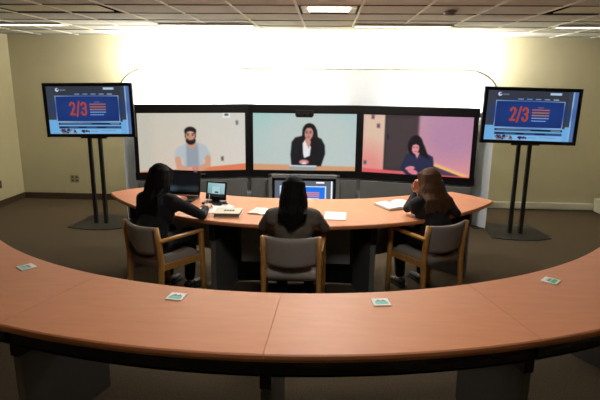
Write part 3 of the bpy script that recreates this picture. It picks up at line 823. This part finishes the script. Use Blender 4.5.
def person(label, loc, rz, S, lean, head_yaw, head_pitch, Lh, Rh, hair, hairmat, top, curl=(.45, .45), handdir=(None, None), spread=.40, elb=(None, None)):
    """origin: floor under the seat; faces +Y. Lh / Rh: wrist targets in the world"""
    t = thing('person', label, 'person', loc, rz)
    def loc2(wp): return rotz(Vector(wp) - Vector(loc), -rz)
    ly = lean
    pel = Vector((0, -.04, .55)); belly = Vector((0, -.02 + ly * .35, .68 * S ** .5)); chest = Vector((0, ly * .75, .84 * S)); 
    neckb = Vector((0, ly + .01, .985 * S)); 
    hd = Vector((0, ly + .045, 1.135 * S))
    HR = Matrix.Rotation(head_yaw, 4, 'Z') @ Matrix.Rotation(head_pitch, 4, 'X')
    def hp(x, y, z): return hd + (HR @ Vector((x, y, z))) * .93
    sh = [Vector((s * .165, ly * .95, .945 * S)) for s in (-1, 1)]
    hands = [loc2(Lh), loc2(Rh)]
    el = []
    for k, s in ((0, -1), (1, 1)):
        e, h_ = elbow(sh[k], hands[k], .275, .245, Vector((s * spread, -.35, -.75)))
        if elb[k]: e, h_ = loc2(elb[k]), hands[k]
        el.append(e); hands[k] = h_
    hips = [Vector((s * .09, .0, .535)) for s in (-1, 1)]; knees = [Vector((s * .115, .40, .52)) for s in (-1, 1)]; ank = [Vector((s * .12, .36, .085)) for s in (-1, 1)]
    def torso(bm, g):
        ell(bm, pel, (.17 + g, .125 + g, .12 + g)); ell(bm, belly, (.142 + g, .105 + g, .15 + g)); ell(bm, chest, (.16 + g, .105 + g, .16 + g), (-.25 * ly, 0, 0))
        ell(bm, (pel + belly) / 2, (.155 + g, .112 + g, .12 + g))
        capsule(bm, sh[0] * .97 + Vector((0, 0, -.008)), sh[1] * .97 + Vector((0, 0, -.008)), .052 + g, .052 + g)
        for s in (0, 1): capsule(bm, neckb + Vector(((s * 2 - 1) * .03, 0, -.005)), sh[s], .045 + g * .6, .05 + g)
        ell(bm, chest + Vector((0, .07, -.02)), (.12 + g, .06 + g, .08 + g))
    def arms(bm, g, to=1.0):
        for k in (0, 1):
            capsule(bm, sh[k], el[k], .048 + g, .034 + g); w_ = el[k].lerp(hands[k], to); capsule(bm, el[k], w_, .034 + g, .034 + (.022 - .034) * to + g)
    def legs(bm, g, to=1.0):
        for k in (0, 1):
            capsule(bm, hips[k], knees[k], .082 + g, .056 + g); capsule(bm, knees[k], knees[k].lerp(ank[k], to), .052 + g, .036 + g)
    # body
    bm = bm_new(); torso(bm, -.012); arms(bm, 0); legs(bm, -.006)
    capsule(bm, neckb, hp(0, -.02, -.05), .05, .047)
    ell(bm, hp(0, -.012, .03), (.074, .092, .088)); ell(bm, hp(0, .02, -.03), (.06, .068, .078)); ell(bm, hp(0, .05, -.082), (.032, .03, .026))
    capsule(bm, hp(0, .088, .012), hp(0, .106, -.026), .008, .013, 8)
    for s in (-1, 1):
        ell(bm, hp(s * .075, -.008, -.008), (.012, .02, .032)); ell(bm, hp(s * .035, .068, -.02), (.022, .018, .02)); capsule(bm, hp(s * .014, .087, .026), hp(s * .042, .076, .026), .008, .006, 8)
        ell(bm, hp(s * .012, .1, -.03), (.009, .009, .007))
    for k in (0, 1):
        ft_ = ank[k]; capsule(bm, ft_ + Vector((0, -.02, -.04)), ft_ + Vector((0, .13, -.055)), .032, .024)
        hdv = handdir[k]
        d = rotz(Vector(hdv), -rz) if hdv else (hands[k] - el[k]).normalized() * 1.0
        if not hdv: d.z = min(d.z, -.0) * .3; d.normalize()
        up = Vector((0, 0, 1)) if not (hdv and abs(Vector(hdv).normalized().z) > .6) else Vector((0, 1, 0)) + d.cross(Vector((0, 0, 1))) * .3
        hand_shapes(bm, hands[k], d, up, -1 if k == 0 else 1, curl[k])
    b = blob('body', bm, .0045, M['skin'], t, 3, .5); b['label'] = 'skin of the face, neck and hands'
    for s in (-1, 1):
        bm = bm_new(); ell(bm, hp(s * .031, .0845, .006), (.012, .0075, .0065)); obj('eye', bm, M['eye'], t, True)
    bm = bm_new(); ell(bm, hp(0, .094, -.056), (.022, .009, .0065)); obj('mouth', bm, M['lips'], t, True)
    # clothes
    bm = bm_new(); torso(bm, .008); arms(bm, .007, .78)
    tb = blob('top', bm, .007, M[top], t, 5, .5)
    for v in tb.data.vertices:
        nn = noise.noise(v.co * 9) * .006 + noise.noise(v.co * 22) * .003
        v.co += v.normal * nn
    bm = bm_new(); ell(bm, pel + Vector((0, 0, -.02)), (.178, .137, .11)); legs(bm, .012, .9); blob('trousers', bm, .008, M['cloth_pants'], t, 5, .5)
    for k in (0, 1):
        bm = bm_new(); a = ank[k]
        capsule(bm, a + Vector((0, -.03, -.03)), a + Vector((0, .03, -.035)), .042, .042); capsule(bm, a + Vector((0, .02, -.045)), a + Vector((0, .15, -.055)), .036, .03)
        box(bm, a + Vector((0, .05, -.075)), (.075, .24, .02)); blob('shoe', bm, .006, M['shoe'], t, 2, .5)
    # hair: cap over the skull plus many falling locks
    bm = bm_new(); rng = random.Random(hair['seed'])
    ell(bm, hp(0, -.022, .043), (.084, .094, .094)); ell(bm, hp(0, -.045, -.0), (.074, .068, .08))
    zb = hair['len']; wd = hair['wid']
    for k in range(hair['n']):
        a = hair['a0'] + (hair['a1'] - hair['a0']) * (k + rng.random()) / hair['n']   # angle around the head, 0 = back
        sx, cy_ = math.sin(a), -math.cos(a)
        jt = 1 + .08 * rng.random()
        pts = []; rr = []
        top_ = hp(sx * .012, -.02 + cy_ * .012, .119); pts.append(top_); rr.append(.012); pts.append(hp(sx * .05, -.02 + cy_ * .052, .105)); rr.append(.013)
        pts.append(hp(sx * .078 * jt, -.02 + cy_ * .078 * jt, .075)); rr.append(.014)
        pts.append(hp(sx * .088 * jt, -.02 + cy_ * .092 * jt, .0)); rr.append(.0145)
        ln = zb * (.86 + .14 * rng.random()) * (1 - hair.get('taper', .22) * abs(sx))
        base = hp(sx * .088, -.02 + cy_ * .10, 0)
        for q in range(1, 6):
            f = q / 5
            pt = base + Vector((sx * wd * math.sin(f * hair.get('turn', 1.6)) + hair.get('dx', 0) * f + .008 * math.sin(f * 5 + k * 1.7), cy_ * .045 * math.sin(min(f * 1.6, 1) * PI / 2) - hair.get('back', .0) * f, -ln * f))
            # keep the locks lying outside the back and shoulders
            if pt.z < neckb.z + .02 and cy_ < .2:
                prog = (neckb.z + .02 - pt.z)
                yb = ly - .075 - .02 - prog * .05 * (1 if ly > 0 else 0) - ly * min(prog / .3, 1) * .12
                if abs(pt.x) < .19: pt.y = min(pt.y, yb - .04 * (1 - abs(pt.x) / .2))
            pts.append(pt); rr.append(.0155 - .008 * f)
        for p_, q_, r1, r2 in zip(pts, pts[1:], rr, rr[1:]): capsule(bm, p_, q_, r1, r2, 8)
    for s in (-1, 1):   # fringe to the sides of the face
        for q in range(5):
            yy = .03 + .008 * q
            capsule(bm, hp(0, .03, .125), hp(s * .062, yy + .01, .085), .012, .013, 8); capsule(bm, hp(s * .062, yy + .01, .085), hp(s * .086, yy - .012, .0), .013, .011, 8); capsule(bm, hp(s * .086, yy - .012, .0), hp(s * .088, yy - .02, -.1), .011, .007, 8)
    blob('hair', bm, .0055, M[hairmat], t, 3, .5)
    return t

person('woman in black with very long straight black hair writing beside the laptop', (-1.47, 4.11, 0), R(-20), .94, .12, R(-14), R(-14),
       (-1.42, 4.67, .80), (-1.055, 4.42, .79), dict(seed=2, len=.42, wid=.02, n=80, a0=-1.9, a1=1.9, dx=-.03), 'hair_black', 'cloth_black', curl=(.4, .75), elb=((-1.53, 4.42, .80), (-1.03, 4.13, .785)))
person('woman in taupe jacket with black hair seen from behind at the centre', (-.245, 3.905, 0), 0, .92, -.035, 0, R(-16),
       (-.37, 4.20, .79), (-.05, 4.22, .79), dict(seed=5, len=.31, wid=.016, n=70, a0=-1.7, a1=1.7, taper=.35, turn=2.4), 'hair_black', 'cloth_grey', elb=((-.49, 3.94, .76), (0, 3.94, .76)))
person('woman in black with brown shoulder length hair, head turned left above an open book', (.99, 4.36, 0), R(25), .91, .12, R(22), R(-10),
       (.835, 4.66, .92), (1.12, 4.72, .79), dict(seed=8, len=.27, wid=.055, n=64, a0=-1.9, a1=1.9, taper=.1), 'hair_brown', 'cloth_black', curl=(.9, .45), handdir=((.05, -.05, 1), None), elb=((.74, 4.50, .80), (1.15, 4.40, .785)))

# ------------------------------------------------------------------ things on the desk
def slab(name, w_, d_, h_, loc, rz, m, label=None, cat=None, bev=.0015, group=None):
    bm = bm_new(); box(bm, (0, 0, h_ / 2), (w_, d_, h_), bev=bev if bev < h_ / 2 else 0)
    o = obj(name, bm, m); o.location = loc; o.rotation_euler.z = rz
    if label: tag(o, label, cat, group)
    return o
# laptop
t = thing('laptop', 'open black laptop in front of the woman at the left', 'laptop', (-1.44, 4.88, TT), R(-6))
bm = bm_new(); box(bm, (0, -.0, .012), (.34, .23, .02), bev=.005); obj('base', bm, M['black'], t)
bm = bm_new()
for r_ in range(5):
    for c_ in range(13): box(bm, (-.15 + c_ * .025, -.02 + r_ * .023 + .01, .0235), (.02, .018, .003))
obj('keyboard', bm, M['blackm'], t)
bm = bm_new(); box(bm, (0, -.075, .0228), (.08, .045, .0015)); obj('touchpad', bm, M['blackm'], t)
lid = bm_new(); L_ = Matrix.Translation((0, .118, .022)) @ Matrix.Rotation(R(-14), 4, 'X')
box(lid, L_ @ Vector((0, 0, .125)), (.34, .012, .25), Matrix.Rotation(R(-14), 4, 'X'), bev=.004); lo_ = obj('lid', lid, M['black'], t)
scp = Pic(60, 40, (26, 28, 34)); scp.rect(.05, .72, 1.5, .9, (60, 74, 84), 6); scp.ell(.12, .85, .2, .12, (90, 130, 150), 0, 12); scp.ell(1.3, .8, .25, .1, (80, 84, 92), 0, 12)  # soft pale patches: reflections on the dark screen painted into its picture
so_ = screen('screen', scp, .31, .2, lo_, L_ @ Vector((0, -.0075, .13)), .35, thick=.001, rot=(R(-14), 0, 0))
bm = bm_new(); box(bm, L_ @ Vector((.115, -.0085, .237)), (.04, .002, .01), Matrix.Rotation(R(-14), 4, 'X')); obj('badge', bm, M['pen'], lo_)
# small portable screen
t = thing('portable_screen', 'small portable player with lit pale blue screen between laptop and book', 'device', (-1.06, 4.74, TT), R(-15))
bm = bm_new(); box(bm, (0, 0, .012), (.2, .14, .02), bev=.005); obj('base', bm, M['black'], t)
bm = bm_new(); box(bm, (.115, -.0, .01), (.05, .03, .012), bev=.004); obj('side_knob', bm, M['black'], t)
L2 = Matrix.Translation((0, .03, .02)) @ Matrix.Rotation(R(-12), 4, 'X')
bm = bm_new(); box(bm, L2 @ Vector((0, 0, .1)), (.215, .014, .175), Matrix.Rotation(R(-12), 4, 'X'), bev=.004)
box(bm, L2 @ Vector((0, .0, .01)), (.08, .012, .03)); l2 = obj('screen_housing', bm, M['black'], t)
p2 = Pic(90, 64, (0, 0, 0)); p2.grad((150, 200, 204), (176, 206, 214), (110, 150, 156), (150, 180, 184))
p2.rect(.0, .8, 1.5, 1, (30, 40, 46), 3); p2.rect(.35, .25, 1.05, .8, (176, 210, 210), 6); p2.ell(.75, .68, .16, .06, (40, 56, 60), 0, 2); p2.line([(.1, .1), (.35, .25), (.35, .7)], .02, (110, 150, 150), 2); p2.line([(1.05, .25), (1.05, .75)], .02, (120, 160, 160), 2)
screen('screen', p2, .18, .128, l2, L2 @ Vector((0, -.0085, .108)), .95, thick=.001, rot=(R(-12), 0, 0))
# thick cream book
t = thing('book', 'thick cream book with dark print on its cover, by the desk edge', 'book', (-.85, 4.35, TT), R(2))
bm = bm_new(); box(bm, (0, 0, .018), (.215, .2, .026)); obj('pages', bm, M['edge'], t)
bm = bm_new(); box(bm, (0, 0, .0025), (.225, .21, .005)); box(bm, (0, 0, .0335), (.225, .21, .005)); obj('cover', bm, M['cover'], t)
bm = bm_new()
for k in range(4): box(bm, (-.028 + k * .024, .0, .0365), (.02, .05, .0012))
obj('cover_print', bm, M['ink'], t)
# loose papers
for k, (x, y, r_, lab) in enumerate([(-1.05, 4.52, -20, 'white paper under the writing hand of the left woman'), (-1.0, 4.62, -50, 'white paper sticking out beside the small portable screen')]):
    slab('paper_sheet', .2, .26, .002 if k == 0 else .0015, (x, y, TT + .0005 + .0022 * (1 - k)), R(r_), M['paper'], lab, 'paper', 0, 'papers by the left woman')
bm = bm_new(); tube(bm, [(0, 0, 0), (.02, -.03, .12), (.021, -.0315, .126)], [.004, .004, .001], 8)
pn = obj('pen', bm, M['pen'], None, True); pn.location = (-1.09, 4.60, TT + .005); pn.rotation_euler.z = R(10); tag(pn, 'pen held in the right hand of the left woman', 'pen')
# centre note sheets
slab('notepad', .19, .27, .006, (.095, 4.37, TT), R(-3), M['paper'], 'white notepad lying right of the centre woman', 'notepad', .001)
def open_book(label, loc, rz, w_, d_, th, lift):
    t = thing('open_book', label, 'book', loc, rz)
    bm = bm_new()
    for s in (-1, 1): box(bm, (s * (w_ / 2 + .003), 0, .002), (w_ + .006, d_ + .01, .004))
    obj('cover', bm, M['edge'], t)
    for s in (-1, 1):
        bm = bm_new(); n_ = 10; T = []; B = []
        for k in range(n_ + 1):
            u = k / n_; z = .004 + th * (math.sin(min(1, u * 3.2) * PI / 2) * (1 - .35 * u)) + lift * (1 if s > 0 else .2) * u * math.sin(u * PI) 
            T.append([bm.verts.new((s * u * w_, q * d_ / 2, z)) for q in (-1, 1)]); B.append([bm.verts.new((s * u * w_, q * d_ / 2, .004)) for q in (-1, 1)])
        for k in range(n_):
            bm.faces.new((T[k][0], T[k + 1][0], T[k + 1][1], T[k][1])); bm.faces.new((B[k][0], B[k][1], B[k + 1][1], B[k + 1][0]))
            bm.faces.new((T[k][0], B[k][0], B[k + 1][0], T[k + 1][0])); bm.faces.new((T[k][1], T[k + 1][1], B[k + 1][1], B[k][1]))
        bm.faces.new((T[-1][0], B[-1][0], B[-1][1], T[-1][1])); bm.faces.new((T[0][0], T[0][1], B[0][1], B[0][0]))
        pgs = obj('page', bm, M['paper'], t, False)
        bm = bm_new()
        for k in range(12): box(bm, (s * w_ * .5, d_ * (.38 - k * .068), .0045 + th * .86), (w_ * .62, .0025, .0008))
        obj('print_lines', bm, M['cover'], pgs)
    return t
open_book('thick open book with white pages beside the brown haired woman', (.69, 4.80, TT), R(27), .17, .26, .028, .012)
open_book('open notebook lying left of the centre woman', (-.53, 4.45, TT), R(-15), .13, .2, .012, .004)
bm = bm_new(); box(bm, (0, 0, .008), (.05, .035, .016), bev=.004); er = obj('eraser', bm, M['paper']); er.location = (1.2, 4.87, TT); er.rotation_euler.z = R(30)
tag(er, 'tiny white block on the desk behind the brown haired woman', 'eraser')

# coasters on the rear table
def coaster(x, y, rz, label, cm):
    t = thing('coaster', label, 'coaster', (x, y, TT), rz, 'printed coasters on the curved table')
    bm = bm_new(); box(bm, (0, 0, .003), (.092, .092, .006), bev=.0012); obj('board', bm, M['paper'], t)
    bm = bm_new(); box(bm, (0, -.018, .0064), (.07, .026, .001)); obj('printed_band', bm, cm, t)
    bm = bm_new(); prism(bm, [(-.032, .0), (-.012, .026), (.002, .012), (.016, .024), (.034, .0)], .0061, .0068); obj('printed_mark', bm, mat('coaster_ink', (140, 150, 156), .7) if 'coaster_ink' not in bpy.data.materials else bpy.data.materials['coaster_ink'], t)
coaster(-1.855, 2.935, R(-38), 'coaster near the left edge of the table, at photo left', M['teal'])
coaster(-.797, 2.562, R(-8), 'coaster left of the middle seam, behind the left armchair', M['teal'])
coaster(.312, 2.572, R(7), 'coaster right of the middle seam, behind the centre armchair', M['teal'])
coaster(1.363, 2.957, R(50), 'green printed coaster on the right wing of the table', M['green'])
